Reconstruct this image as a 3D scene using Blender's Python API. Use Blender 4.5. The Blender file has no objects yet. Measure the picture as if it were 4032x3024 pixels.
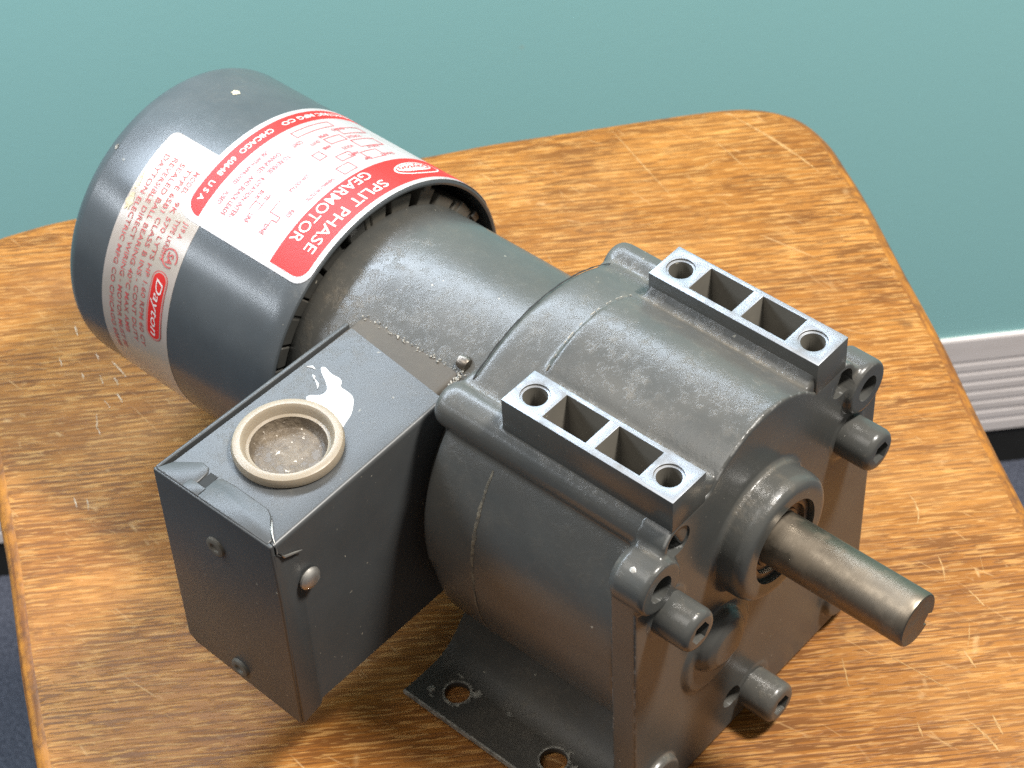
import bpy, bmesh, math, random
from mathutils import Vector, Matrix
random.seed(7)
S = 0.01                 # everything below is written in centimetres
ZT = 8.75                # seat surface lies 8.75 cm below the motor axis
ZF = 53.75               # floor below the motor axis
rad = math.radians
scene = bpy.context.scene
COL = scene.collection

def w(x, y, z):          # motor-axis centimetres -> world metres
    return Vector((x*S, y*S, (z+ZF)*S))

# ------------------------------------------------------------------ camera
cam_d = bpy.data.cameras.new('camera')
cam = bpy.data.objects.new('camera', cam_d); COL.objects.link(cam)
cam_d.sensor_width = 36.0
cam_d.lens = 9000.0/4032.0*36.0
cam_d.clip_end = 50
X = Vector((0.7534, 0.6560, -0.0411))
F = Vector((-0.47671011, 0.502848, -0.72103492)).normalized()
U = Vector((-0.45296152, 0.56244606, 0.69172269)).normalized()
X = F.cross(U).normalized(); U = X.cross(F).normalized()
m = Matrix((X, U, -F)).transposed().to_4x4()
m.translation = w(35.0197, -41.1024, 60.2243)
cam.matrix_world = m
cam_d.dof.use_dof = True
cam_d.dof.focus_distance = 0.735
cam_d.dof.aperture_fstop = 30
scene.camera = cam

# ------------------------------------------------------------------ light
wd = bpy.data.worlds.new('World'); scene.world = wd; wd.use_nodes = True
bg = wd.node_tree.nodes['Background']
bg.inputs[0].default_value = (1.0, 0.97, 0.93, 1); bg.inputs[1].default_value = 0.24

def area(name, loc, target, sx, sy, power, color):
    d = bpy.data.lights.new(name, 'AREA'); d.shape = 'RECTANGLE'; d.size = sx; d.size_y = sy
    d.energy = power; d.color = color
    o = bpy.data.objects.new(name, d); COL.objects.link(o)
    o.location = loc
    o.rotation_euler = (Vector(target)-Vector(loc)).to_track_quat('-Z', 'Y').to_euler()
    return o
area('ceiling_lamp', w(62, 48, 155), w(0, 0, 0), 0.26, 0.26, 52, (1.0, 0.955, 0.89))
area('window_light', w(-45, 12, 53), w(-6, -4, 3), 1.15, 0.085, 10, (0.74, 0.86, 1.0))
area('hallway_lamp', w(-150, -150, 96), w(-14, 0, 0), 0.8, 0.08, 10, (0.85, 0.92, 1.0))
area('fill_light', w(-30, -80, 170), w(0, 0, 0), 0.9, 0.9, 12, (1.0, 0.96, 0.90))  # added fill: lifts the wall and softens shadows, not a known lamp

scene.view_settings.view_transform = 'Standard'
scene.view_settings.look = 'None'
scene.view_settings.exposure = 0.0
scene.view_settings.gamma = 1.0
scene.cycles.use_denoising = False      # a little grain, as a phone picture has

# ------------------------------------------------------------------ node helpers
class N:
    def __init__(s, name):
        s.m = bpy.data.materials.new(name); s.m.use_nodes = True
        s.t = s.m.node_tree; s.b = s.t.nodes['Principled BSDF']
        s.tc = None
    def node(s, typ, **kw):
        n = s.t.nodes.new(typ)
        for k, v in kw.items(): setattr(n, k, v)
        return n
    def link(s, a, b): s.t.links.new(a, b)
    def put(s, sock, v):
        if isinstance(v, bpy.types.NodeSocket): s.link(v, sock)
        else: sock.default_value = v
    def coord(s, which='Object'):
        if s.tc is None: s.tc = s.node('ShaderNodeTexCoord')
        return s.tc.outputs[which]
    def mapping(s, v, scale=(1,1,1), rot=(0,0,0), loc=(0,0,0)):
        n = s.node('ShaderNodeMapping'); s.link(v, n.inputs[0])
        n.inputs['Location'].default_value = loc; n.inputs['Rotation'].default_value = rot; n.inputs['Scale'].default_value = scale
        return n.outputs[0]
    def noise(s, v, scale, detail=3, rough=0.55, dist=0.0):
        n = s.node('ShaderNodeTexNoise'); s.link(v, n.inputs['Vector'])
        n.inputs['Scale'].default_value = scale; n.inputs['Detail'].default_value = detail
        n.inputs['Roughness'].default_value = rough; n.inputs['Distortion'].default_value = dist
        return n.outputs['Fac']
    def voro(s, v, scale, out='Distance', feature='F1'):
        n = s.node('ShaderNodeTexVoronoi', feature=feature); s.link(v, n.inputs['Vector'])
        n.inputs['Scale'].default_value = scale
        return n.outputs[out]
    def ramp(s, f, *stops):
        n = s.node('ShaderNodeValToRGB'); s.link(f, n.inputs[0]); e = n.color_ramp.elements
        while len(e) > 1: e.remove(e[-1])
        for i, (p, c) in enumerate(stops):
            if not isinstance(c, (tuple, list)): c = (c, c, c)
            if i == 0: e[0].position = p; el = e[0]
            else: el = e.new(p)
            el.color = (*c, 1)
        return n.outputs[0]
    def mix(s, f, a, b, mode='MIX'):
        n = s.node('ShaderNodeMix', data_type='RGBA', blend_type=mode)
        s.put(n.inputs[0], f)
        for k, v in ((6, a), (7, b)):
            if isinstance(v, (tuple, list)): n.inputs[k].default_value = (*v, 1)
            else: s.put(n.inputs[k], v)
        return n.outputs[2]
    def math(s, op, a, b=0.0, clamp=False):
        n = s.node('ShaderNodeMath', operation=op, use_clamp=clamp); s.put(n.inputs[0], a); s.put(n.inputs[1], b)
        return n.outputs[0]
    def up(s):
        g = s.node('ShaderNodeNewGeometry'); sp = s.node('ShaderNodeSeparateXYZ')
        s.link(g.outputs['Normal'], sp.inputs[0]); return sp.outputs['Z']
    def point(s):
        return s.node('ShaderNodeNewGeometry').outputs['Pointiness']
    def bump(s, h, strength, dist=0.001, prev=None):
        n = s.node('ShaderNodeBump'); n.inputs['Strength'].default_value = strength; n.inputs['Distance'].default_value = dist
        s.link(h, n.inputs['Height'])
        if prev is not None: s.link(prev, n.inputs['Normal'])
        s.link(n.outputs[0], s.b.inputs['Normal']); return n.outputs[0]
    def set(s, **kw):
        names = dict(color='Base Color', rough='Roughness', metal='Metallic', spec='Specular IOR Level', coat='Coat Weight', coatr='Coat Roughness',
                     sss='Subsurface Weight', ior='IOR', trans='Transmission Weight')
        for k, v in kw.items():
            i = s.b.inputs[names[k]]
            if isinstance(v, (tuple, list)): i.default_value = (*v, 1)
            else: s.put(i, v)
        return s

def grey_paint(name, base=(0.082, 0.088, 0.086), dust=0.55, gloss=0.24, edge=False, specks=1.0, peel=0.10):
    n = N(name); c = n.coord()
    mott = n.noise(c, 38, 4, 0.6)
    col = n.mix(n.ramp(mott, (0.3, 0.0), (0.72, 1.0)), tuple(b*0.90 for b in base), tuple(b*1.12 for b in base))
    # brownish grime film, soft and patchy
    gr = n.ramp(n.noise(c, 13, 5, 0.68, 0.3), (0.42, 0.0), (0.78, 1.0))
    col = n.mix(n.math('MULTIPLY', gr, 0.55*dust), col, (0.092, 0.077, 0.060))
    upm = n.ramp(n.up(), (0.10, 0.0), (0.85, 1.0))
    fine = n.ramp(n.noise(c, 210, 6, 0.78), (0.50, 0.0), (0.70, 1.0))
    patch = n.ramp(n.noise(c, 19, 4, 0.62), (0.47, 0.0), (0.74, 1.0))
    acc = n.math('MULTIPLY', patch, 0.62)
    if edge:                                   # dust gathers in the hollows of the casting
        hol = n.ramp(n.point(), (0.465, 1.0), (0.497, 0.0))
        acc = n.math('ADD', acc, n.math('MULTIPLY', hol, 1.1), True)
    film = n.ramp(n.noise(c, 55, 5, 0.7), (0.35, 0.05), (0.75, 0.30))
    acc = n.math('ADD', acc, n.math('MULTIPLY', film, 1.0 if peel > 0.05 else 0.35), True)
    soft = n.math('ADD', n.math('MULTIPLY', fine, 0.75), 0.25)
    dm = n.math('MULTIPLY', n.math('MULTIPLY', soft, acc), n.math('MULTIPLY', upm, dust), True)
    col = n.mix(dm, col, (0.205, 0.172, 0.128))
    # pale crumbs: warped cells so that none is a clean disc
    wv = n.node('ShaderNodeTexNoise'); n.link(c, wv.inputs['Vector']); wv.inputs['Scale'].default_value = 900; wv.inputs['Detail'].default_value = 2
    off = n.node('ShaderNodeVectorMath', operation='SCALE'); n.link(wv.outputs['Color'], off.inputs[0]); off.inputs['Scale'].default_value = 0.0016
    cc = n.node('ShaderNodeVectorMath', operation='ADD'); n.link(c, cc.inputs[0]); n.link(off.outputs[0], cc.inputs[1]); cv = cc.outputs[0]
    vd = n.voro(cv, 420); vc = n.voro(cv, 420, 'Color')
    sep = n.node('ShaderNodeSeparateColor'); n.link(vc, sep.inputs[0])
    clus = n.ramp(n.noise(c, 30, 3, 0.6), (0.46, 0.992), (0.72, 0.80))
    sel = n.math('GREATER_THAN', sep.outputs[0], clus)
    size = n.math('ADD', 0.05, n.math('MULTIPLY', sep.outputs[1], 0.17))
    dot = n.math('LESS_THAN', vd, size)
    sp = n.math('MULTIPLY', n.math('MULTIPLY', sel, dot), n.math('MULTIPLY', sep.outputs[2], specks*0.85), True)
    col = n.mix(sp, col, (0.40, 0.37, 0.30))
    if edge:
        pe = n.ramp(n.point(), (0.525, 0.0), (0.575, 1.0))
        chip = n.ramp(n.noise(c, 170, 5, 0.7), (0.50, 0.0), (0.58, 1.0))
        col = n.mix(n.math('MULTIPLY', pe, chip), col, (0.40, 0.40, 0.39))
    dr = n.math('MULTIPLY', n.math('MULTIPLY', fine, patch), n.math('MULTIPLY', upm, dust), True)
    ro = n.math('ADD', gloss, n.math('MULTIPLY', n.math('ADD', dr, n.math('MULTIPLY', gr, 0.35*dust)), 0.26), True)
    ro = n.math('ADD', ro, n.math('MULTIPLY', mott, 0.08))
    n.set(color=col, rough=ro, spec=0.48)
    b1 = n.bump(n.noise(c, 420, 3, 0.6), peel, 0.0004)
    n.bump(n.math('ADD', dm, sp), 0.45, 0.0005, b1)
    return n.m

M = {}
M['drum'] = grey_paint('grey_drum_enamel', (0.068, 0.077, 0.083), 0.30, 0.20, specks=0.6, peel=0.03)
M['cast'] = grey_paint('grey_cast_enamel', (0.070, 0.073, 0.070), 1.0, 0.22, True, 1.0)
M['cast2'] = grey_paint('grey_cast_enamel_plain', (0.070, 0.073, 0.070), 0.95, 0.22, False, 1.0)
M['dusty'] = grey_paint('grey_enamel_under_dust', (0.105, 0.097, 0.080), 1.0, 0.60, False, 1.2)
M['brown'] = grey_paint('grimy_brown_casting', (0.066, 0.057, 0.046), 0.45, 0.66, False, 0.5)
M['sheet'] = grey_paint('grey_sheet_metal_enamel', (0.054, 0.058, 0.060), 0.60, 0.33, specks=0.9, peel=0.03)
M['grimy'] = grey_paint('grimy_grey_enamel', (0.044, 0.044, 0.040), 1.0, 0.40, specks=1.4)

def simple(name, col, rough=0.5, metal=0.0, bumps=None, var=0.12, vs=60):
    n = N(name); c = n.coord()
    f = n.noise(c, vs, 4, 0.6)
    cc = n.mix(n.ramp(f, (0.3, 0.0), (0.7, 1.0)), tuple(v*(1-var) for v in col), tuple(min(1, v*(1+var)) for v in col))
    n.set(color=cc, rough=n.math('ADD', rough-0.06, n.math('MULTIPLY', f, 0.12)), metal=metal)
    if bumps: n.bump(n.noise(c, bumps[0], 3, 0.6), bumps[1], 0.0006)
    return n.m
M['black'] = simple('black_rubber_gap', (0.012, 0.012, 0.011), 0.75)
M['smear_glare'] = simple('dried_smear_with_glare', (0.84, 0.84, 0.82), 0.25, bumps=(380, 0.5), var=0.04)  # smear colour, whitened to carry its glare
M['red_print'] = simple('red_label_ink', (0.60, 0.016, 0.012), 0.50, var=0.08)
M['faded_red'] = simple('faded_pink_ink', (0.50, 0.10, 0.105), 0.5, var=0.25, vs=300)
M['sticker_red'] = simple('red_sticker_ink', (0.46, 0.085, 0.08), 0.5, var=0.22, vs=250)
M['white_print'] = simple('white_label_ink', (0.74, 0.68, 0.64), 0.5, var=0.06)
M['cream_edge'] = simple('cream_label_border', (0.82, 0.74, 0.65), 0.45, var=0.05)

def foil():
    n = N('silver_white_label_foil'); c = n.coord()
    st = n.noise(n.mapping(c, (6, 60, 60)), 5, 3, 0.6)
    col = n.mix(n.ramp(st, (0.35, 0.0), (0.7, 1.0)), (0.43, 0.395, 0.38), (0.53, 0.50, 0.485))
    sp = n.ramp(n.noise(c, 85, 4, 0.7), (0.70, 0.0), (0.76, 1.0))
    col = n.mix(n.math('MULTIPLY', sp, 0.5), col, (0.55, 0.42, 0.30))
    n.set(color=col, rough=0.40, metal=0.2, spec=0.5); return n.m
M['foil'] = foil()
def sticker():
    n = N('aged_clear_sticker'); c = n.coord()
    age = n.ramp(n.noise(c, 26, 4, 0.6), (0.38, 0.0), (0.72, 1.0))
    col = n.mix(age, (0.42, 0.36, 0.33), (0.36, 0.31, 0.245))
    d = n.ramp(n.noise(c, 140, 4, 0.7), (0.60, 0.0), (0.72, 1.0))
    col = n.mix(n.math('MULTIPLY', d, 0.5), col, (0.36, 0.31, 0.22))
    n.set(color=col, rough=0.24, spec=0.6)
    n.bump(n.noise(c, 90, 3, 0.6), 0.12, 0.0006); return n.m
M['sticker'] = sticker()
def metal(name, col, rough, aniso_scale=(20, 900, 900), dirt=0.4, dcol=(0.16, 0.13, 0.10), met=1.0):
    n = N(name); c = n.coord()
    g = n.noise(n.mapping(c, aniso_scale), 1.0, 3, 0.6)
    d = n.ramp(n.noise(c, 70, 5, 0.65), (0.50, 0.0), (0.72, 1.0))
    dm = n.math('MULTIPLY', d, dirt)
    cc = n.mix(dm, n.mix(g, tuple(v*0.88 for v in col), tuple(min(1, v*1.08) for v in col)), dcol)
    n.set(color=cc, metal=n.math('SUBTRACT', met, n.math('MULTIPLY', dm, 0.6), True), rough=n.math('ADD', rough, n.math('MULTIPLY', dm, 0.3)))
    n.bump(g, 0.08, 0.0003); return n.m
M['aluminium'] = metal('milled_aluminium', (0.30, 0.315, 0.335), 0.46, (60, 500, 500), 0.75, (0.12, 0.115, 0.11), 0.75)
M['steel'] = metal('dull_steel_shaft', (0.27, 0.230, 0.180), 0.42, (900, 60, 60), 0.75, (0.15, 0.12, 0.085))
M['screw'] = metal('zinc_screw', (0.56, 0.54, 0.50), 0.52, (200, 200, 200), 0.3)
M['bearing'] = metal('greasy_bearing_steel', (0.22, 0.19, 0.16), 0.38, (200, 200, 200), 0.8, (0.05, 0.04, 0.03))
def plastic():
    n = N('translucent_beige_plastic'); c = n.coord()
    d = n.ramp(n.noise(c, 60, 5, 0.65), (0.42, 0.0), (0.75, 1.0))
    inner = n.ramp(n.noise(c, 220, 4, 0.7), (0.45, 0.0), (0.7, 1.0))
    col = n.mix(n.math('MULTIPLY', d, 0.35), (0.31, 0.255, 0.185), (0.21, 0.165, 0.115))
    n.set(color=col, rough=0.38, sss=0.25)
    n.b.inputs['Subsurface Radius'].default_value = (0.004, 0.003, 0.002)
    n.bump(inner, 0.08, 0.0005); return n.m
M['plastic'] = plastic()
def grit():
    n = N('dusty_plastic_floor'); c = n.coord()
    d = n.ramp(n.noise(c, 160, 5, 0.7), (0.40, 0.0), (0.68, 1.0))
    col = n.mix(d, (0.115, 0.090, 0.064), (0.20, 0.158, 0.110))
    sp = n.ramp(n.noise(c, 420, 3, 0.7), (0.64, 0.0), (0.70, 1.0))
    col = n.mix(sp, col, (0.75, 0.68, 0.58))
    n.set(color=col, rough=0.45); n.bump(d, 0.5, 0.001); return n.m
M['grit'] = grit()

def wood(name, side=False):
    n = N(name); c = n.coord()
    g = n.mapping(c, (1, 1, 1), (0, 0, rad(-46.5)))          # x now runs along the grain
    broad = n.noise(n.mapping(g, (6, 26, 26)), 1.0, 5, 0.62, 0.5)
    fig = n.noise(n.mapping(g, (22, 150, 150)), 1.0, 5, 0.7, 0.4)
    pore = n.noise(n.mapping(g, (24, 680, 680)), 1.0, 2, 0.5, 0.2)
    pore3 = n.noise(n.mapping(g, (80, 700, 700), loc=(7.3, 2.2, 0)), 1.0, 2, 0.6, 0.3)
    pore2 = n.noise(n.mapping(g, (70, 760, 760), loc=(3.1, 1.7, 0)), 1.0, 2, 0.6)
    col = n.ramp(broad, (0.28, (0.235, 0.084, 0.013)), (0.50, (0.345, 0.138, 0.025)), (0.72, (0.455, 0.200, 0.044)))
    col = n.mix(n.math('MULTIPLY', n.ramp(fig, (0.48, 0.0), (0.66, 1.0)), 0.34), col, (0.160, 0.054, 0.010))
    dens = n.ramp(n.noise(n.mapping(g, (9, 22, 22), loc=(1.1, 5.0, 0)), 1.0, 3, 0.6), (0.32, 0.45), (0.66, 1.0))
    pm = n.math('MULTIPLY', n.math('MAXIMUM', n.ramp(pore, (0.515, 0.0), (0.555, 1.0)), n.math('MULTIPLY', n.ramp(pore3, (0.56, 0.0), (0.60, 1.0)), 0.9)), dens)
    col = n.mix(n.math('MULTIPLY', pm, 0.78), col, (0.085, 0.028, 0.007))
    p2 = n.ramp(pore2, (0.54, 0.0), (0.60, 1.0))
    col = n.mix(n.math('MULTIPLY', p2, 0.48), col, (0.62, 0.335, 0.105))
    # darker, more heavily stained towards the back rail of the seat
    dk = n.ramp(n.noise(c, 17, 5, 0.68), (0.48, 0.0), (0.70, 1.0))
    col = n.mix(n.math('MULTIPLY', dk, 0.45), col, (0.180, 0.062, 0.010))
    # rubbed pale patches and dark stains
    worn = n.ramp(n.noise(c, 11, 5, 0.65), (0.50, 0.0), (0.74, 1.0))
    col = n.mix(n.math('MULTIPLY', worn, 0.26), col, (0.36, 0.20, 0.085))
    st = n.ramp(n.noise(c, 46, 4, 0.62), (0.66, 0.0), (0.76, 1.0))
    col = n.mix(n.math('MULTIPLY', st, 0.55), col, (0.10, 0.040, 0.013))
    # scratches: thin stretched voronoi cell walls, broken up
    sc = None
    for ang, sx, sy, seed in ((18, 9, 60, 0.3), (-35, 12, 52, 2.1), (75, 14, 70, 4.4), (-62, 20, 90, 8.3)):
        e = n.voro(n.mapping(c, (sx, sy, 1), (0, 0, rad(ang)), (seed, seed*1.7, 0)), 1.0, 'Distance', 'DISTANCE_TO_EDGE')
        br = n.ramp(n.noise(c, 24+4*seed, 4, 0.7), (0.58, 0.0), (0.68, 1.0))
        k = n.math('MULTIPLY', n.ramp(e, (0.006, 1.0), (0.020, 0.0)), br)
        sc = k if sc is None else n.math('MAXIMUM', sc, k)
    col = n.mix(n.math('MULTIPLY', sc, 0.55), col, (0.58, 0.36, 0.16))
    ro = n.math('ADD', 0.36, n.math('MULTIPLY', n.noise(n.mapping(g, (20, 90, 90)), 1.0, 4, 0.6), 0.22))
    ro = n.math('ADD', ro, n.math('MULTIPLY', worn, 0.10))
    n.set(color=col, rough=ro, spec=0.24)
    h = n.math('SUBTRACT', n.math('MULTIPLY', p2, 0.3), n.math('ADD', pm, n.math('MULTIPLY', sc, 0.5)))
    n.bump(h, 0.30, 0.0005)
    return n.m
M['wood'] = wood('varnished_oak_veneer')
def edge_wood():
    n = N('worn_ply_edge'); c = n.coord()
    l = n.noise(n.mapping(c, (30, 30, 700)), 1.0, 3, 0.6)
    d = n.noise(c, 130, 4, 0.7)
    col = n.ramp(l, (0.35, (0.20, 0.066, 0.008)), (0.6, (0.44, 0.170, 0.018)))
    col = n.mix(n.ramp(d, (0.45, 0.0), (0.65, 0.7)), col, (0.11, 0.040, 0.012))
    n.set(color=col, rough=0.5); n.bump(d, 0.5, 0.001); return n.m
M['edge'] = edge_wood()
def wallm():
    n = N('sea_green_wall_paint'); c = n.coord()
    f = n.noise(c, 2.2, 3, 0.5)
    col = n.mix(f, (0.335, 0.665, 0.668), (0.350, 0.685, 0.688))
    v = n.voro(c, 26); vc = n.voro(c, 26, 'Color')
    sep = n.node('ShaderNodeSeparateColor'); n.link(vc, sep.inputs[0])
    k = n.math('MULTIPLY', n.ramp(sep.outputs[0], (0.93, 0.0), (0.94, 1.0)), n.ramp(v, (0.02, 1.0), (0.05, 0.0)))
    col = n.mix(n.math('MULTIPLY', k, 0.35), col, (0.42, 0.50, 0.42))
    n.set(color=col, rough=0.55, spec=0.4)
    n.bump(n.noise(c, 160, 3, 0.6), 0.04, 0.001); return n.m
M['wall'] = wallm()
def skirt():
    n = N('off_white_ribbed_paint'); c = n.coord()
    d = n.noise(n.mapping(c, (9, 9, 60)), 1.0, 4, 0.65)
    col = n.mix(n.ramp(d, (0.5, 0.0), (0.75, 1.0)), (0.86, 0.79, 0.76), (0.66, 0.59, 0.55))
    n.set(color=col, rough=0.5); return n.m
M['skirt'] = skirt()
def carpet():
    n = N('blue_grey_carpet'); c = n.coord()
    f = n.noise(c, 420, 3, 0.7); g = n.noise(c, 60, 3, 0.6)
    col = n.ramp(f, (0.3, (0.045, 0.050, 0.068)), (0.7, (0.150, 0.160, 0.200)))
    col = n.mix(n.math('MULTIPLY', g, 0.3), col, (0.03, 0.035, 0.055))
    n.set(color=col, rough=0.95, spec=0.1); n.bump(f, 0.8, 0.003); return n.m
M['carpet'] = carpet()

# ------------------------------------------------------------------ mesh helpers
def finish(name, bm, mat, parent, origin=(0, 0, -ZT), sharp=35, smooth=True):
    """bm in motor-axis centimetres -> one linked mesh object whose own origin is `origin`."""
    bmesh.ops.translate(bm, vec=-Vector(origin), verts=bm.verts)
    bmesh.ops.scale(bm, vec=(S, S, S), verts=bm.verts)
    me = bpy.data.meshes.new(name); bm.to_mesh(me); bm.free()
    return link(name, me, mat, parent, sharp, smooth)
def link(name, me, mat, parent, sharp=35, smooth=True):
    me.name = name
    for mm in (mat if isinstance(mat, (list, tuple)) else [mat]): me.materials.append(mm)
    if smooth:
        me.shade_smooth()
        if sharp: me.set_sharp_from_angle(angle=rad(sharp))
    o = bpy.data.objects.new(name, me); COL.objects.link(o)
    if parent is not None: o.parent = parent
    return o
def thing(name, label, cat, at, group=None):
    o = bpy.data.objects.new(name, None); COL.objects.link(o); o.location = at
    o.empty_display_size = 0.05
    o['label'] = label; o['category'] = cat
    if group: o['group'] = group
    return o
def tag(o, label, cat):
    o['label'] = label; o['category'] = cat
def fix(bm):
    bmesh.ops.recalc_face_normals(bm, faces=bm.faces); return bm
def join(*bms):
    out = bmesh.new()
    for b in bms:
        me = bpy.data.meshes.new('t'); b.to_mesh(me); b.free(); out.from_mesh(me); bpy.data.meshes.remove(me)
    return out
def lathe(prof, yc=0., zc=0., seg=96, loop=False):
    """revolve (x, r) profile about the line y=yc, z=zc parallel to x."""
    bm = bmesh.new(); rings = []
    for x, r in prof:
        if r < 1e-5: rings.append([bm.verts.new((x, yc, zc))])
        else: rings.append([bm.verts.new((x, yc+r*math.cos(2*math.pi*k/seg), zc+r*math.sin(2*math.pi*k/seg))) for k in range(seg)])
    pairs = list(zip(rings, rings[1:]))
    if loop: pairs.append((rings[-1], rings[0]))
    for a, b in pairs:
        for k in range(seg):
            k2 = (k+1) % seg
            va = [a[k], a[k2]] if len(a) > 1 else [a[0]]
            vb = [b[k2], b[k]] if len(b) > 1 else [b[0]]
            f = va+vb
            if len(set(f)) >= 3: bm.faces.new(f)
    return fix(bm)
def arc(cx, cy, r, a0, a1, n):
    return [(cx+r*math.cos(rad(a0+(a1-a0)*i/n)), cy+r*math.sin(rad(a0+(a1-a0)*i/n))) for i in range(n+1)]
def prism(poly, x0, x1):
    """(y, z) polygon extruded along x."""
    bm = bmesh.new()
    a = [bm.verts.new((x0, y, z)) for y, z in poly]; b = [bm.verts.new((x1, y, z)) for y, z in poly]
    n = len(poly)
    for i in range(n): bm.faces.new((a[i], a[(i+1) % n], b[(i+1) % n], b[i]))
    bm.faces.new(a[::-1]); bm.faces.new(b)
    return fix(bm)
def hexa(c8):
    """eight corners: bottom four then top four, same order round."""
    bm = bmesh.new(); v = [bm.verts.new(p) for p in c8]
    for f in ((3,2,1,0), (4,5,6,7), (0,1,5,4), (1,2,6,5), (2,3,7,6), (3,0,4,7)): bm.faces.new([v[i] for i in f])
    return fix(bm)
def box(x0, x1, y0, y1, z0, z1):
    return hexa([(x0,y0,z0),(x1,y0,z0),(x1,y1,z0),(x0,y1,z0),(x0,y0,z1),(x1,y0,z1),(x1,y1,z1),(x0,y1,z1)])
def bevel(bm, wd_, seg=2, ang=30):
    es = [e for e in bm.edges if len(e.link_faces) == 2 and e.calc_face_angle(0) > rad(ang)]
    bmesh.ops.bevel(bm, geom=es, offset=wd_, segments=seg, profile=0.5, affect='EDGES', clamp_overlap=True); return bm
def cyl(axis, c, r, h, seg=32, r2=None):
    """cylinder from c along axis for length h."""
    bm = bmesh.new()
    bmesh.ops.create_cone(bm, cap_ends=True, segments=seg, radius1=r, radius2=r if r2 is None else r2, depth=h)
    q = Vector((0, 0, 1)).rotation_difference(Vector(axis).normalized()).to_matrix()
    bmesh.ops.transform(bm, matrix=q.to_4x4(), verts=bm.verts)
    bmesh.ops.translate(bm, vec=Vector(c)+Vector(axis).normalized()*h*0.5, verts=bm.verts); return bm
def mods(bm, setup, solver='EXACT'):
    """run modifiers on a temporary object; cutters are bmeshes removed by a boolean."""
    me = bpy.data.meshes.new('t'); bm.to_mesh(me); bm.free()
    o = bpy.data.objects.new('t', me); COL.objects.link(o); tmp = [o]
    for kind, arg in setup:
        if kind in ('DIFFERENCE', 'UNION'):
            cm = bpy.data.meshes.new('c'); arg.to_mesh(cm); arg.free()
            co = bpy.data.objects.new('c', cm); COL.objects.link(co); tmp.append(co)
            md = o.modifiers.new('b', 'BOOLEAN'); md.operation = kind; md.solver = solver; md.object = co
        elif kind == 'REMESH':
            md = o.modifiers.new('r', 'REMESH'); md.mode = 'VOXEL'; md.voxel_size = arg
        elif kind == 'SMOOTH':
            md = o.modifiers.new('s', 'SMOOTH'); md.iterations = arg; md.factor = 0.5
    dg = bpy.context.evaluated_depsgraph_get(); dg.update()
    res = bpy.data.meshes.new_from_object(o.evaluated_get(dg))
    out = bmesh.new(); out.from_mesh(res); bpy.data.meshes.remove(res)
    for t in tmp:
        d = t.data; bpy.data.objects.remove(t); bpy.data.meshes.remove(d)
    return out

# ================================================================== setting
# floor
bm = bmesh.new(); bmesh.ops.create_grid(bm, x_segments=1, y_segments=1, size=300)
bmesh.ops.translate(bm, vec=(0, 0, -ZF), verts=bm.verts)
fl = finish('floor', bm, M['carpet'], None, (0, 0, -ZF), 0, False); fl['kind'] = 'structure'
# wall: facing the camera, base line through (-9.75, 53.8) running at 45 degrees
T = Vector((0.6735, 0.7392, 0)); NW = Vector((-0.7392, 0.6735, 0)); B0 = Vector((-9.75, 53.81, -ZF))
def slab(u0, u1, d0, d1, z0, z1):
    P = lambda u, d, z: B0+T*u+NW*d+Vector((0, 0, z))
    return hexa([P(u0,d0,z0),P(u1,d0,z0),P(u1,d1,z0),P(u0,d1,z0),P(u0,d0,z1),P(u1,d0,z1),P(u1,d1,z1),P(u0,d1,z1)])
def setobj(name, bm, mat, **k):
    o = finish(name, bm, mat, None, (0, 0, -ZF), **k); o.location = (0, 0, 0); o['kind'] = 'structure'; return o
setobj('wall', slab(-260, 260, 0.25, 12, 0, 96), M['wall'])
# skirting board with a ribbed face, black cove strip below it
prof = [(0.44, 3.3), (0.12, 3.3), (0.0, 3.45)]
z = 4.3
for i in range(7):
    prof += [(0.0, z), (0.045, z+0.12), (0.045, z+0.28), (0.0, z+0.40)]; z += 0.92
prof += [(0.0, 12.05), (0.06, 12.18), (0.45, 12.23)]
bm = bmesh.new(); ends = []
for u in (-260, 260): ends.append([bm.verts.new(B0+T*u+NW*d+Vector((0, 0, zz))) for d, zz in prof])
for i in range(len(prof)-1): bm.faces.new((ends[0][i], ends[1][i], ends[1][i+1], ends[0][i+1]))
bm.faces.new(ends[0]); bm.faces.new(ends[1][::-1])
setobj('skirting_board', fix(bm), M['skirt'], sharp=20)
setobj('cove_strip', slab(-260, 260, 0.15, 0.45, 0, 3.25), M['black'])

# ================================================================== wooden stool
stool = thing('wooden_stool', 'worn varnished wooden stool seat carrying the grey gearmotor, in front of the green wall', 'stool', (0, 0, 0))
back = [(-35.6, 0.7), (-34.9, 0.3), (-34.37, -0.86)]
outline = [(-34.55, -2.05), (-35.0, -0.9), (-34.55, 0.35), (-33.35, 2.45), (-30.2, 6.8), (-27, 11.1), (-23.74, 15.51), (-21.77, 18.30), (-19.72, 20.90), (-17.07, 24.25),
           (-15.14, 26.60), (-13.84, 27.82), (-12.5, 28.45), (-11.2, 28.60), (-9.48, 28.10), (-7.77, 27.12), (-5.59, 25.75), (-1.73, 23.02), (1.89, 20.5), (4.72, 18.35),
           (6.85, 16.75), (9.2, 15.05), (13, 12.2), (17, 9.0), (19.2, 6.6), (20.0, 4.0), (19.2, 1.0), (16.0, -4), (10.0, -12.8), (3.5, -21.5), (-0.5, -24.2), (-4.0, -23.2),
           (-7.5, -20.9), (-11.83, -18.22), (-13.07, -17.42), (-15.5, -15.82), (-17.79, -14.22), (-19.73, -12.87), (-22.95, -10.80), (-28.6, -7.05), (-32.3, -4.1), (-33.7, -3.1)]
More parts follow.
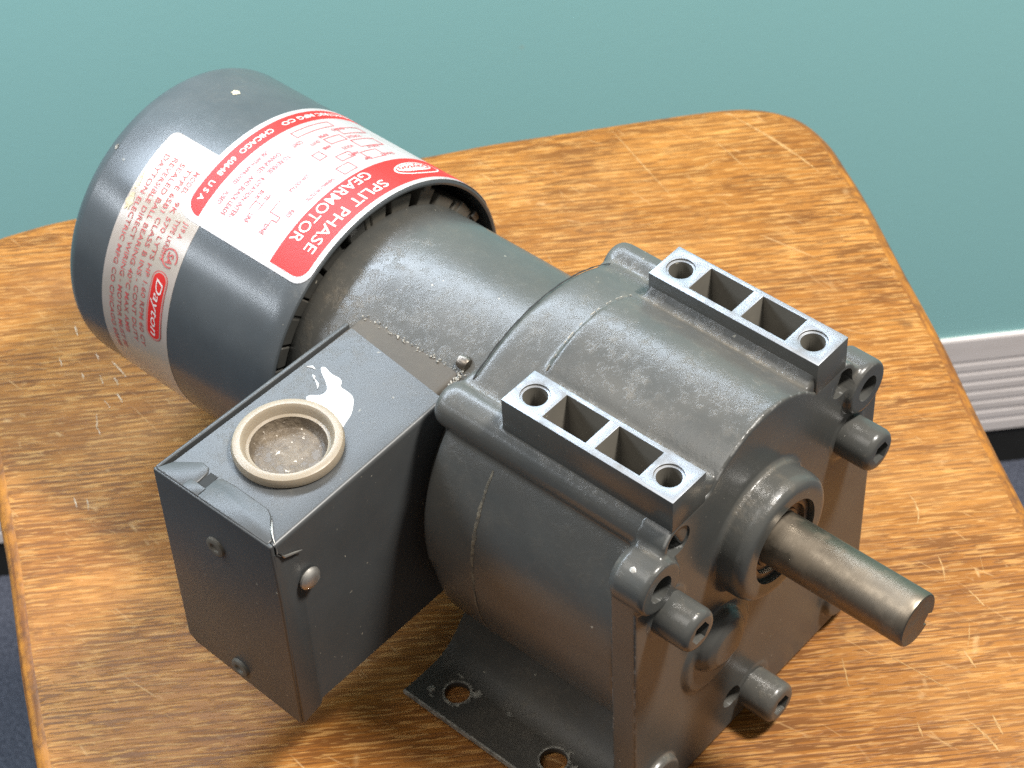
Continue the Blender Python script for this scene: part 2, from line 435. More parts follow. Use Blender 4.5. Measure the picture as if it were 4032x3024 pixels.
def catmull(pts, n=5):
    out = []; L = len(pts)
    for i in range(L):
        p0, p1, p2, p3 = [Vector(pts[(i+k-1) % L]) for k in range(4)]
        for j in range(n):
            t = j/n
            out.append(0.5*((2*p1)+(-p0+p2)*t+(2*p0-5*p1+4*p2-p3)*t*t+(-p0+3*p1-3*p2+p3)*t**3))
    return out
ol = catmull(outline)
if sum(a.x*b.y-b.x*a.y for a, b in zip(ol, ol[1:]+ol[:1])) < 0: ol.reverse()
def inset(pts, d):
    out = []; L = len(pts)
    for i in range(L):
        t = (pts[(i+1) % L]-pts[i-1]).normalized(); out.append(pts[i]+Vector((-t.y, t.x))*d)
    return out
def edge_jit(i): return 0.02*math.sin(i*0.7)+0.015*math.sin(i*1.9+1)
bm = bmesh.new(); rings = []
R_ = 0.55
levels = [(0.55, -2.2), (0.0, -1.85)] + [(0.80-0.80*math.cos(rad(a)), -R_+R_*math.sin(rad(a))) for a in (0, 18, 36, 54, 72, 90)]
for d, zz in levels:
    rings.append([bm.verts.new((p.x, p.y, -ZT+zz)) for p in inset(ol, d)])
for a, b in zip(rings, rings[1:]):
    for i in range(len(a)):
        f = bm.faces.new((a[i], a[(i+1) % len(a)], b[(i+1) % len(a)], b[i]))
        f.material_index = 1 if a is not rings[-2] else 0
bm.faces.new(rings[-1]); bm.faces.new(rings[0][::-1])
finish('seat', fix(bm), [M['wood'], M['edge']], stool, (0, 0, -ZF), 50)
for (x, y, dx, dy) in ((-29.0, -1.5, -.6, 0), (-12.5, 23.0, -.2, .6), (13.5, 4.5, .6, 0), (-2.5, -18.5, .2, -.6)):
    lg = hexa([(x-1.3+dx, y-1.3+dy, -ZF), (x+1.3+dx, y-1.3+dy, -ZF), (x+1.3+dx, y+1.3+dy, -ZF), (x-1.3+dx, y+1.3+dy, -ZF),
               (x-1.7, y-1.7, -ZT-2.2), (x+1.7, y-1.7, -ZT-2.2), (x+1.7, y+1.7, -ZT-2.2), (x-1.7, y+1.7, -ZT-2.2)])
    finish('leg', bevel(lg, 0.3), M['edge'], stool, (0, 0, -ZF))

# ================================================================== gearmotor
motor = thing('gearmotor', 'dusty grey electric gearmotor with red and white label lying on the wooden stool', 'electric motor', w(0, 0, -ZT))

# ---- drum shaped motor housing
RD = 6.245
pr = [(-21.35, 0), (-21.35, 4.2), (-21.33, RD-0.75)]
pr += [(-20.60-0.75*math.sin(rad(a)), RD-0.75+0.75*math.cos(rad(a))) for a in (75, 60, 45, 30, 15, 0)]
pr += [(x, RD) for x in (-19, -17, -15, -13, -11, -10.25)]
pr += [(-10.17, RD-0.03), (-10.14, RD-0.10), (-10.17, RD-0.19), (-10.4, RD-0.20), (-13.2, RD-0.20), (-13.2, 4.6)]
finish('motor_housing', lathe(pr, seg=160), M['drum'], motor)

# ---- motor frame (neck) and cooling fins in the gap
pn = [(-12.9, 0), (-12.9, 4.75), (-10.75, 4.80), (-10.62, 5.02), (-10.5, 5.13), (-10.25, 5.19), (-8, 5.2), (-6, 5.2), (-2.5, 5.2), (-2.45, 5.0), (-2.45, 0)]
finish('motor_frame', lathe(pn, seg=128), M['cast2'], motor)
def sector(x0, x1, r0, r1, a0, a1, n=4):
    poly = arc(0, 0, r1, a0, a1, n) + arc(0, 0, r0, a1, a0, n)
    return prism(poly, x0, x1)
a = 0; k = 0
rnd = random.Random(3)
while a < 356:
    wdt = rnd.choice((7, 8, 9, 11)); h = rnd.choice((5.60, 5.68, 5.80, 5.5))
    x1 = -10.50-rnd.random()*0.10
    b = sector(-12.2, x1, 4.78, h, a, a+wdt)
    if k % 3 == 1: b = join(b, sector(-11.5, x1+0.10, h-0.06, h+0.26, a+wdt*0.55, a+wdt))
    if k % 4 == 2: b = join(b, sector(-11.2, x1-0.05, 5.0, h-0.1, a+wdt, a+wdt+3))
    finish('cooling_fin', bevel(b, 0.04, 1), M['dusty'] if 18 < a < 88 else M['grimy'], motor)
    a += wdt+(rnd.choice((3.5, 4.5, 6)) if 12 < a < 95 else rnd.choice((0.8, 1.2, 2.2))); k += 1

# ---- wrapped labels
def wrap(pts3, r):                         # (x, angle_deg, lift) -> xyz
    return [((x), (r+l)*math.cos(rad(t)), (r+l)*math.sin(rad(t))) for x, t, l in pts3]
def patch(x0, x1, a0, a1, r, lift, rc=0.0, corners=(1, 1, 1, 1), step=1.5, thick=0.012):
    """curved sheet; corners: (x0,a0) (x1,a0) (x0,a1) (x1,a1) rounded by rc cm."""
    dega = math.degrees(rc/r) if rc else 0
    angs = set()
    n = max(2, int(abs(a1-a0)/step))
    for i in range(n+1): angs.add(round(a0+(a1-a0)*i/n, 4))
    if rc:
        for i in range(9):
            d = dega*(1-math.cos(rad(i*90/8)))
            angs.add(round(a0+d, 4)); angs.add(round(a1-d, 4))
    angs = sorted(angs)
    def cut(t, ca, cb):
        c = 0
        if rc and ca and t-a0 < dega: u = 1-(t-a0)/dega; c = max(c, rc*(1-math.sqrt(max(0, 1-u*u))))
        if rc and cb and a1-t < dega: u = 1-(a1-t)/dega; c = max(c, rc*(1-math.sqrt(max(0, 1-u*u))))
        return c
    bm = bmesh.new(); rows = []
    for t in angs:
        xa = x0+cut(t, corners[0], corners[2]); xb = x1-cut(t, corners[1], corners[3])
        rows.append([bm.verts.new(p) for p in wrap([(xa+(xb-xa)*j/4, t, lift) for j in range(5)], r)])
    for p, q in zip(rows, rows[1:]):
        for j in range(4): bm.faces.new((p[j], p[j+1], q[j+1], q[j]))
    fix(bm)
    ext = bmesh.ops.extrude_face_region(bm, geom=list(bm.faces))
    for v in [g for g in ext['geom'] if isinstance(g, bmesh.types.BMVert)]:
        d = Vector((0, v.co.y, v.co.z)).normalized(); v.co -= d*thick
    return fix(bm)
def text_mesh(body, size, shear=0.0, space=1.0, extrude=0.0, bold=0.0, align='LEFT'):
    cu = bpy.data.curves.new('t', 'FONT'); cu.body = body; cu.size = size; cu.shear = shear; cu.space_character = space
    cu.align_x = align; cu.offset = bold; cu.resolution_u = 3
    o = bpy.data.objects.new('t', cu); COL.objects.link(o)
    dg = bpy.context.evaluated_depsgraph_get(); dg.update()
    me = bpy.data.meshes.new_from_object(o.evaluated_get(dg))
    bm = bmesh.new(); bm.from_mesh(me)
    bpy.data.meshes.remove(me); bpy.data.objects.remove(o); bpy.data.curves.remove(cu)
    return bm
def fit_text(body, xbase, cap, a0, a1, r, lift, shear=0.0, bold=0.0):
    """lay a line of text round the drum: baseline at x=xbase, caps reaching +cap along x, from angle a0 to a1."""
    bm = text_mesh(body, 1.0, shear, 1.0, 0, bold)
    xs = [v.co.x for v in bm.verts]; ys = [v.co.y for v in bm.verts]
    lo, hi = min(xs), max(xs); cap_h = 0.70
    arcl = rad(a1-a0)*r
    sx = arcl/(hi-lo); sy = cap/cap_h
    for v in bm.verts:
        t = a0+math.degrees((v.co.x-lo)*sx/r); x = xbase+v.co.y*sy
        v.co = Vector(wrap([(x, t, lift)], r)[0])
    for f in bm.faces:
        f.normal_update()
        c = f.calc_center_median()
        if f.normal.dot(Vector((0, c.y, c.z))) < 0: f.normal_flip()
    return bm
def bar(x0, x1, a0, a1, r, lift):
    return patch(x0, x1, a0, a1, r, lift, 0, step=2, thick=0.006)
def frame_rect(x0, x1, a0, a1, r, lift, t=0.035):
    da = math.degrees(t/r)
    return join(bar(x0, x0+t, a0, a1, r, lift), bar(x1-t, x1, a0, a1, r, lift), bar(x0+t, x1-t, a0, a0+da, r, lift), bar(x0+t, x1-t, a1-da, a1, r, lift))

# big nameplate
plate = finish('nameplate', patch(-16.72, -10.20, 18, 126.6, RD, 0.022, 0.62), M['foil'], motor)
finish('red_band', patch(-12.04, -10.42, 20, 124.6, RD, 0.030, 0.50, (0, 1, 0, 1)), M['red_print'], plate)
bs = patch(-16.48, -15.76, 20, 124.2, RD, 0.030, 0.66, (1, 0, 1, 0))
finish('red_strip', bs, M['red_print'], plate)
L = RD
tx = join(fit_text('SPLIT PHASE', -11.12, 0.46, 77.6, 115.6, L, 0.046, bold=0.002), fit_text('GEARMOTOR', -11.89, 0.46, 78.2, 115.0, L, 0.046, bold=0.002))
finish('title_lettering', tx, M['white_print'], plate, smooth=False)
tx = join(fit_text('DAYTON ELECTRIC MFG CO', -16.23, 0.23, 26, 78.0, L, 0.042, bold=0.014), fit_text('CHICAGO', -16.23, 0.24, 82.5, 97.8, L, 0.042, bold=0.014),
          fit_text('60648', -16.23, 0.24, 100.2, 108.6, L, 0.042, bold=0.014), fit_text('U S A', -16.23, 0.23, 111.3, 119.4, L, 0.042, bold=0.014))
finish('maker_lettering', tx, M['white_print'], plate, smooth=False)
# oval badge on the band
def oval(xc, ac, hx, ha, r, lift, n=40):
    bm = bmesh.new(); c = bm.verts.new(wrap([(xc, ac, lift)], r)[0]); ring = []
    for q in (0.35, 0.7, 1.0):
        ring.append([bm.verts.new(wrap([(xc+hx*q*math.sin(2*math.pi*i/n), ac+ha*q*math.cos(2*math.pi*i/n), lift)], r)[0]) for i in range(n)])
    for i in range(n):
        j = (i+1) % n; bm.faces.new((c, ring[0][i], ring[0][j]))
        for a_, b_ in zip(ring, ring[1:]): bm.faces.new((a_[i], a_[j], b_[j], b_[i]))
    for f in bm.faces:
        f.normal_update(); cc = f.calc_center_median()
        if f.normal.dot(Vector((0, cc.y, cc.z))) < 0: f.normal_flip()
    return bm
finish('badge_outline', oval(-11.20, 58.5, 0.46, 11.2, L, 0.038), M['white_print'], plate)
finish('badge_field', oval(-11.20, 58.5, 0.40, 10.4, L, 0.044), M['red_print'], plate)
finish('badge_lettering', join(oval(-11.26, 59.5, 0.27, 8.6, L, 0.049)), M['white_print'], plate)
finish('badge_script', fit_text('Dayton', -11.40, 0.27, 51.5, 67.0, L, 0.060, 0.25, 0.02), M['red_print'], plate, smooth=False)
# faded small print: form boxes on the far side, wiring notes on the near side
sm = []
for (txt, xb, cap, a0, a1) in (
        ('ROTATION INTER-', -14.62, 0.17, 101.5, 119.0), ('TO REVERSE', -14.62, 0.17, 89, 99.0), ('CHANGE RED', -14.98, 0.17, 90, 101.0), ('AND BLACK LEADS', -14.98, 0.17, 103, 119.5),
        ('USE WITH APPROVED', -15.40, 0.15, 92, 108.5), ('FUSED', -15.40, 0.15, 112, 117.0), ('LINE', -13.10, 0.17, 114.6, 118.5), ('LINE', -13.95, 0.17, 114.3, 117.8),
        ('RED', -12.62, 0.15, 106.0, 109.0), ('BLK', -14.2, 0.15, 105.4, 109.2), ('YEL', -13.85, 0.14, 105.2, 108.0), ('LOW VOLTAGE', -13.3, 0.13, 92, 101.0),
        ('CONT', -14.9, 0.16, 80.5, 84.8), ('DUTY', -14.5, 0.14, 76, 80), ('AMB', -14.0, 0.14, 75, 78.5), ('RPM', -14.7, 0.15, 70, 74), ('VOLTS', -13.6, 0.15, 68, 73), ('AMPS', -13.1, 0.14, 70, 74.5),
        ('HP', -12.6, 0.15, 69, 72), ('RATIO', -14.9, 0.15, 60, 66), ('TORQUE', -14.2, 0.15, 58, 65), ('INPUT', -13.3, 0.15, 58, 64), ('SHAFT', -12.6, 0.15, 57, 64),
        ('THERMALLY PROTECTED', -12.45, 0.13, 88, 101)):
    sm.append(fit_text(txt, xb-0.02, cap*1.2, a0, a1, L, 0.040, bold=0.014))
for (x0, x1, a0, a1) in ((-12.75, -12.25, 77.8, 84.0), (-13.30, -12.90, 72.5, 79.0), (-13.95, -13.50, 80.5, 84.2), (-14.45, -14.0, 66, 74), (-13.0, -12.4, 62.0, 70), (-15.5, -15.1, 62, 80), (-13.9, -13.3, 54, 66), (-14.9, -14.4, 52, 64)):
    sm.append(frame_rect(x0, x1, a0, a1, L, 0.038))
for (x0, x1, a0, a1) in ((-13.28, -13.25, 105.5, 110.5), (-13.28, -12.75, 110.3, 110.7), (-12.78, -12.75, 110.5, 112.5), (-13.0, -12.97, 112.5, 115.5), (-13.0, -12.75, 112.3, 112.7),
                         (-14.1, -14.07, 108, 113.5), (-14.1, -13.7, 109.8, 110.1), (-13.75, -13.72, 106, 112)):
    sm.append(bar(x0, x1, a0, a1, L, 0.038))
finish('faded_print', join(*sm), M['faded_red'], plate, smooth=False)

# older clear sticker behind it
stk = finish('maker_sticker', patch(-19.06, -15.50, 102.6, 226, RD, 0.010, 0.30, (1, 1, 0, 0)), M['sticker'], motor)
st = []
for (txt, xb, a0, a1) in (
        ('DAYTON ELECTRIC MFG CO CHICAGO 60648', -18.62, 111.5, 190), ('REVERSIBLE DIRECT WIRING - MOTOR MUST BE', -18.20, 111.2, 188),
        ('SEALED BALL BEARING 40\u00b0C MAX AMB', -17.80, 111.5, 178), ('TYPE 6SB1 CLASS B INS - CONT DUTY', -17.38, 111.8, 180), ('9K 570 LYTS HP 1.60 RPM 60 CY', -16.98, 123.5, 180),
        ('MODEL', -17.02, 111.6, 120.5), ('TYPE LKR6519', -16.55, 128.5, 143.5), ('J19 A', -16.15, 128, 134)):
    st.append(fit_text(txt, xb, 0.215, a0, a1, RD, 0.026, bold=0.004))
finish('sticker_print', join(*st), M['sticker_red'], stk, smooth=False)
def pill(x0, x1, a0, a1, lift): return patch(x0, x1, a0, a1, RD, lift, (x1-x0)*0.48, step=2, thick=0.006)
finish('badge_rim', pill(-16.60, -15.80, 146.6, 173.6, 0.026), M['sticker_red'], stk)
finish('badge_gap', pill(-16.56, -15.84, 147.0, 173.2, 0.030), M['sticker'], stk)
finish('badge_pill', pill(-16.52, -15.88, 147.4, 172.8, 0.034), M['red_print'], stk)
finish('badge_word', fit_text('Dayton', -16.33, 0.36, 149.5, 171.5, RD, 0.046, 0.3, 0.0), M['white_print'], stk, smooth=False)
ringm = []
nn = 36
for i in range(3, nn-1):
    t0, t1 = 2*math.pi*i/nn+0.5, 2*math.pi*(i+1)/nn+0.5
    bmq = bmesh.new()
    q = [(-16.08+rr*math.cos(t), 141.2+math.degrees(rr*math.sin(t)/RD), 0.028) for rr, t in ((0.32, t0), (0.38, t0), (0.38, t1), (0.32, t1))]
    bmq.faces.new([bmq.verts.new(p) for p in wrap(q, RD)]); ringm.append(bmq)
ringm.append(fit_text('SA', -16.22, 0.30, 139.2, 143.4, RD, 0.030, 0.2, 0.02))
finish('approval_mark', join(*ringm), M['sticker_red'], stk, smooth=False)

# ---- cast gearbox: blended by voxel remesh
arch_c, arch_r = 3.30, 3.72
parts = []
def rounded_drum(zc):
    return lathe([(-2.45, 0), (-2.45, 6.30), (-2.38, 6.48), (-2.2, 6.58), (-1.9, 6.60), (6.1, 6.60), (6.1, 0)], 0, zc, 144)
parts.append(rounded_drum(0.0))
parts.append(lathe([(-2.25, 0), (-2.25, 6.1), (-2.12, 6.42), (-1.8, 6.58), (-0.13, 6.60), (-0.08, 6.56), (-0.02, 6.56), (0.03, 6.60), (6.1, 6.60), (6.1, 0)], 0, -1.0, 144))
parts.append(box(-2.2, 6.1, -6.60, 6.60, -1.0, 0.0))
# raised saddle between the pads; its rear edge is the step across the top
parts.append(lathe([(-0.22, 0), (-0.22, arch_r-0.06), (-0.16, arch_r), (6.95, arch_r), (6.95, 0)], 0, arch_c, 128))
for sy in (-1, 1):
    parts.append(lathe([(-2.85, 0), (-2.85, 0.62), (-2.70, 0.78), (-2.45, 0.83), (6.1, 0.83), (6.1, 0)], sy*4.36, 4.80, 40))     # bolt rib
    parts.append(prism([(sy*4.45, 6.0), (sy*4.72, 5.7), (sy*3.9, 3.9), (sy*2.4, 3.9), (sy*2.10, 6.08), (sy*2.45, 6.10), (sy*2.70, 6.24), (sy*2.90, 6.52)], 0.0, 6.95))   # web below the pad
    parts.append(prism([(sy*4.6, 5.35), (sy*4.9, 4.6), (sy*3.9, 2.9), (sy*1.5, 3.0), (sy*2.2, 5.3), (sy*3.4, 5.55)], -2.60, 6.1))
    parts.append(lathe([(5.65, 0), (5.68, 0.45), (5.80, 0.8), (6.0, 1.0), (6.2, 1.05), (6.2, 0)], sy*5.6, 3.86, 40))
g = mods(join(*parts), [('REMESH', 0.075), ('SMOOTH', 9), ('DIFFERENCE', box(0.25, 5.66, -4.60, -3.17, 4.75, 5.70)), ('DIFFERENCE', box(0.12, 6.9, -4.66, -3.10, 5.65, 8)), ('DIFFERENCE', box(0.25, 5.66, 2.96, 4.40, 4.75, 5.70)), ('DIFFERENCE', box(0.12, 6.9, 2.90, 4.46, 5.65, 8))], 'MANIFOLD')
finish('gearbox_housing', g, M['cast'], motor, sharp=0)

# rubber gasket / dark joint between gearbox back and motor frame
finish('gasket', lathe([(-3.30, 0), (-3.30, 5.45), (-2.95, 5.72), (-2.3, 5.75), (-2.3, 0)], 0, -0.52, 96), M['grimy'], motor)

# ---- end plate with boss, lugs and holes
pl_ = []
pl_.append(prism([(-6.58, -8.5), (6.74, -8.5), (6.74, 3.6), (6.2, 4.2), (5.0, 5.2), (4.0, 5.5), (2.9, 5.75)] + arc(0, arch_c, arch_r, 42, 138, 28) + [(-2.9, 5.75), (-4.0, 5.5), (-5.0, 5.2), (-6.1, 4.2), (-6.58, 3.6)], 6.0, 7.01))
for sy in (-1, 1):
    pl_.append(prism([(sy*2.98, 5.0), (sy*4.66, 5.0), (sy*4.66, 5.68), (sy*2.98, 5.68)], 6.02, 7.0))
    pl_.append(lathe([(5.9, 0), (5.9, 0.82), (7.01, 0.82), (7.01, 0)], sy*4.38, 4.84, 40))
    pl_.append(lathe([(5.66, 0), (5.70, 0.5), (5.84, 0.85), (6.1, 1.04), (7.18, 1.03), (7.30, 0.95), (7.30, 0)], sy*5.6, 3.88, 40))
    pl_.append(lathe([(6.1, 0), (6.1, 1.05), (7.18, 1.05), (7.30, 0.95), (7.30, 0)], sy*5.45, -7.05, 40))
    pl_.append(lathe([(6.5, 0), (6.5, 0.95), (7.06, 0.95), (7.06, 0)], sy*4.98, 1.95, 40))
ys, zs = -0.14, 1.83
pl_.append(lathe([(6.5, 0), (6.5, 2.62), (7.02, 2.55), (7.12, 2.42), (7.3, 2.42), (7.80, 2.41), (8.04, 2.34), (8.17, 2.20), (8.2, 2.02), (8.2, 0)], ys, zs, 96))
pl_.append(lathe([(6.5, 0), (6.5, 1.95), (7.04, 1.85), (7.14, 1.70), (7.18, 1.5), (7.18, 0)], -2.25, -2.65, 64))
pl_.append(lathe([(6.5, 0), (6.5, 1.32), (7.10, 1.28), (7.35, 1.20), (7.55, 1.02), (7.68, 0.72), (7.72, 0)], -2.32, -2.05, 48))
pl_.append(lathe([(6.5, 0), (6.5, 1.0), (7.06, 0.95), (7.06, 0)], 0.05, -7.3, 40))
cut = []
for sy in (-1, 1):
    cut.append(('DIFFERENCE', cyl((1, 0, 0), (5.6, sy*4.40, 4.90), 0.58, 2.5, 32)))
    cut.append(('DIFFERENCE', cyl((1, 0, 0), (6.5, sy*5.6, 3.88), 0.50, 2.0, 32)))
    cut.append(('DIFFERENCE', cyl((1, 0, 0), (6.5, sy*5.45, -7.05), 0.50, 2.0, 32)))
cut.append(('DIFFERENCE', cyl((1, 0, 0), (6.2, -1.12, -6.78), 0.46, 2.0, 32)))
cut.append(('DIFFERENCE', cyl((1, 0, 0), (7.35, ys, zs), 1.62, 3.0, 64)))
g = mods(join(*pl_), [('REMESH', 0.065), ('SMOOTH', 3)]+cut, 'MANIFOLD')
ep = finish('end_plate', g, M['cast'], motor, sharp=50)

# ---- bearing and shaft
finish('bearing', join(lathe([(7.4, 0.99), (7.4, 1.60), (7.96, 1.60), (8.0, 1.50), (7.98, 1.34), (7.82, 1.30), (7.82, 1.12), (7.90, 1.08), (7.90, 0.99)], ys, zs, 64, True)), M['bearing'], motor)
rs = 0.985
shp = []
for i in range(72):
    t = 360*i/72
    d = (t+38+180) % 360-180
    if abs(rs*math.sin(rad(d))) < 0.22 and abs(d) < 60: continue
    shp.append((t, rs))
shp = [(ys+r*math.cos(rad(t)), zs+r*math.sin(rad(t))) for t, r in shp]
# keyway on the far lower side
kd = Vector((math.cos(rad(-38)), math.sin(rad(-38)))); kn = Vector((-kd.y, kd.x))
def key(u, v): q = kd*u+kn*v; return (ys+q.x, zs+q.y)
idx = max(range(len(shp)), key=lambda i: -((math.degrees(math.atan2(shp[i][1]-zs, shp[i][0]-ys))+38) % 360))
shp = shp[idx:]+shp[:idx]
first = math.degrees(math.atan2(shp[0][1]-zs, shp[0][0]-ys))
ordered = sorted(shp, key=lambda p: (math.degrees(math.atan2(p[1]-zs, p[0]-ys))+38) % 360)
ordered += [key(0.955, -0.23), key(0.66, -0.23), key(0.66, 0.23), key(0.955, 0.23)]
sb = bmesh.new(); rg = []
for x, sc_ in ((7.5, 1), (8.5, 1), (10, 1), (11.6, 1), (13.0, 1), (13.33, 1), (13.40, 0.975), (13.43, 0.93)):
    rg.append([sb.verts.new((x, ys+(y-ys)*sc_, zs+(zz-zs)*sc_)) for y, zz in ordered])
for a_, b_ in zip(rg, rg[1:]):
    for k in range(len(a_)): sb.faces.new((a_[k], a_[(k+1) % len(a_)], b_[(k+1) % len(a_)], b_[k]))
sb.faces.new(rg[-1]); sb.faces.new(rg[0])
finish('output_shaft', fix(sb), M['steel'], motor, sharp=30)

# ---- mounting pads with two bolt holes and two tapered pockets
def pad(sy):
    y0, y1 = (-4.72, -3.05) if sy < 0 else (2.84, 4.52)
    b = mods(box(0, 7.012, y0, y1, 5.60, 7.0), [('UNION', box(0.2, 5.72, y0+0.09, y1-0.09, 4.62, 5.8))])
    ym = (y0+y1)/2
    cuts = [('DIFFERENCE', cyl((0, 0, 1), (0.73, ym, 5.3), 0.42, 3, 32)), ('DIFFERENCE', cyl((0, 0, 1), (6.21, ym, 5.72), 0.42, 3, 32)),
            ('DIFFERENCE', cyl((0, 0, 1), (0.73, ym, 6.92), 0.50, 1, 32)), ('DIFFERENCE', cyl((0, 0, 1), (6.21, ym, 6.92), 0.50, 1, 32))]
    for xa, xb in ((1.53, 3.30), (3.70, 5.48)):
        t = 0.20; e = 0.02
        ya, yb = y0+0.27, y1-0.20
        cuts.append(('DIFFERENCE', hexa([(xa+t, ya+t*0.6, 4.85), (xb-t, ya+t*0.6, 4.85), (xb-t, yb-t*0.6, 4.85), (xa+t, yb-t*0.6, 4.85),
                                         (xa-e, ya-e, 7.1), (xb+e, ya-e, 7.1), (xb+e, yb+e, 7.1), (xa-e, yb+e, 7.1)])))
    b = mods(b, cuts)
    bmesh.ops.remove_doubles(b, verts=b.verts, dist=0.001)
    bmesh.ops.dissolve_limit(b, angle_limit=rad(1), verts=b.verts, edges=b.edges)
    es = [e for e in b.edges if len(e.link_faces) == 2 and e.calc_face_angle(0) > rad(40)]
    bmesh.ops.bevel(b, geom=es, offset=0.035, segments=2, profile=0.5, affect='EDGES', clamp_overlap=True)
    fix(b)
    for f in b.faces:
        c = f.calc_center_median()
        f.material_index = 1 if (f.normal.z > 0.25 and c.z > 6.85) else (2 if (y0+0.2 < c.y < y1-0.15 and 0.25 < c.x < 6.75 and c.z > 4.7) else 0)
    return finish('mounting_pad', b, [M['cast2'], M['aluminium'], M['dusty']], motor, sharp=30)
pad(-1); pad(1)

# ---- socket head bolts
def bolt(y, z, x1=8.42):
    r = 0.80
    h = [(6.9, 0), (6.9, r*1.02), (7.1, r), (x1-0.24, r), (x1-0.10, r-0.05), (x1-0.02, r-0.14), (x1, r-0.22), (x1, 0)]
    b = mods(lathe(h, y, z, 40), [('DIFFERENCE', cyl((1, 0, 0), (x1-0.55, y, z), 0.44, 1.0, 6))])
    return finish('socket_bolt', b, M['cast2'], motor, sharp=35)
bolt(-4.98, 1.95); bolt(4.98, 1.95); bolt(0.05, -7.35, 8.40)

# ---- mounting foot: bent cradle strip with bolt holes
def foot(sy):
    pts = [(7.62, -8.58), (7.0, -8.64), (5.9, -8.66), (5.3, -8.52), (4.8, -8.22), (4.4, -7.80), (4.0, -7.35), (3.4, -6.95)]
    th = 0.27
    P = [Vector(p) for p in pts]; lo = []; hi = []
    for i, p in enumerate(P):
        t = (P[min(i+1, len(P)-1)]-P[max(i-1, 0)]).normalized(); nrm = Vector((t.y, -t.x))
        if nrm.y < 0: nrm = -nrm
        lo.append(p); hi.append(p+nrm*th)
    b = bmesh.new(); n = len(P); prev = None
    poly = [(sy*p.x, p.y) for p in lo]+[(sy*p.x, p.y) for p in reversed(hi)]
    b = prism(poly, -3.15, 6.1)
    b = mods(b, [('DIFFERENCE', cyl((0, 0, 1), (-1.55, sy*6.42, -9.5), 0.47, 2.5, 32)), ('DIFFERENCE', cyl((0, 0, 1), (3.12, sy*6.42, -9.5), 0.50, 2.5, 32))])
    bevel(b, 0.03, 1, 50)
    return finish('mounting_foot', b, M['grimy'], motor, sharp=30)
foot(-1); foot(1)

# ---- neck block the wiring box is screwed to
nb = hexa([(-8.25, -5.6, -4.3), (-3.62, -5.6, -4.3), (-3.62, -2.0, -4.3), (-8.25, -2.0, -4.3), (-8.25, -5.6, 4.33), (-3.62, -5.6, 4.33), (-3.62, -2.0, 4.33), (-8.25, -2.0, 4.33)])
finish('box_mount', bevel(nb, 0.22, 3), M['brown'], motor)
# pebbly casting flash along its upper edge
fl_ = []
rr = random.Random(5)
for i in range(120):
    x = -8.2+4.9*(i/119)**0.8
    if rr.random() < 0.30: continue
    s_ = bmesh.new(); bmesh.ops.create_icosphere(s_, subdivisions=1, radius=0.022+0.026*rr.random())
    bmesh.ops.translate(s_, vec=(x+rr.uniform(-.12, .12), -2.86-0.20*rr.random()**2+0.10*rr.random(), 4.34+rr.uniform(-.02, .05)), verts=s_.verts); fl_.append(s_)
for i in range(70):
    t = i/69
    s_ = bmesh.new(); bmesh.ops.create_icosphere(s_, subdivisions=1, radius=0.024+0.030*rr.random())
    bmesh.ops.translate(s_, vec=(-3.58+rr.uniform(-.1, .08), -2.75-1.1*t, 4.42-0.35*t+rr.uniform(-.06, .06)), verts=s_.verts); fl_.append(s_)
M['flash'] = simple('gritty_flash', (0.33, 0.31, 0.27), 0.5, 0.3, var=0.6, vs=900)
cf = finish('casting_flash', join(*fl_), M['flash'], motor); cf['kind'] = 'stuff'
ss = lathe([(-3.9, 0), (-3.9, 0.24), (-3.62, 0.27), (-3.5, 0.22), (-3.44, 0)], -2.55, 4.55, 20)
finish('set_screw', ss, M['bearing'], motor)

# ---- wiring box
cb = bpy.data.objects.new('wiring_box', None); COL.objects.link(cb); cb.parent = motor
gx, gy = -5.80, -8.98
body = hexa([(-8.38, -12.30, -4.62), (-3.16, -12.30, -4.80), (-3.16, -4.10, -4.95), (-8.38, -3.75, -4.62), (-8.32, -12.30, 4.36), (-3.10, -12.30, 4.36), (-3.22, -4.14, 4.36), (-8.05, -3.62, 4.36)])
es = [e for e in body.edges if all(abs(v.co.x+3.15) < 0.2 and v.co.z > 4 for v in e.verts)]
bmesh.ops.bevel(body, geom=es, offset=0.16, segments=4, profile=0.5, affect='EDGES')
body = mods(body, [('DIFFERENCE', cyl((0, 0, 1), (gx, gy, 3.2), 1.62, 2, 48))])
finish('box_cover', body, M['sheet'], cb, sharp=40)
# rear side sheet, standing a little away from the top sheet: the dark seam
finish('side_sheet', bevel(hexa([(-8.74, -12.40, -4.6), (-8.55, -12.40, -4.6), (-8.30, -3.70, -4.6), (-8.50, -3.70, -4.6), (-8.62, -12.40, 4.42), (-8.47, -12.40, 4.42), (-8.20, -3.55, 4.42), (-8.38, -3.55, 4.42)]), 0.05, 2), M['sheet'], cb)
# end cap: face, top flap with cranked edge, side flange
caps = []
face = [(-8.66, 4.36), (-3.12, 4.40), (-3.06, 1.6), (-3.16, -5.22), (-8.38, -4.86), (-8.77, -4.60)]
b = bmesh.new()
A_ = [b.verts.new((x, -12.50, z_)) for x, z_ in face]; Bv = [b.verts.new((x, -12.32, z_)) for x, z_ in face]
for i in range(6): b.faces.new((A_[i], A_[(i+1) % 6], Bv[(i+1) % 6], Bv[i]))
b.faces.new(A_); b.faces.new(Bv[::-1]); caps.append(bevel(fix(b), 0.07, 3, 50))
def sheet_poly(poly, z0, z1):
    b = bmesh.new(); a_ = [b.verts.new((x, y, z0)) for x, y in poly]; c_ = [b.verts.new((x, y, z1)) for x, y in poly]
    for i in range(len(poly)): b.faces.new((a_[i], a_[(i+1) % len(poly)], c_[(i+1) % len(poly)], c_[i]))
    b.faces.new(a_[::-1]); b.faces.new(c_); return fix(b)
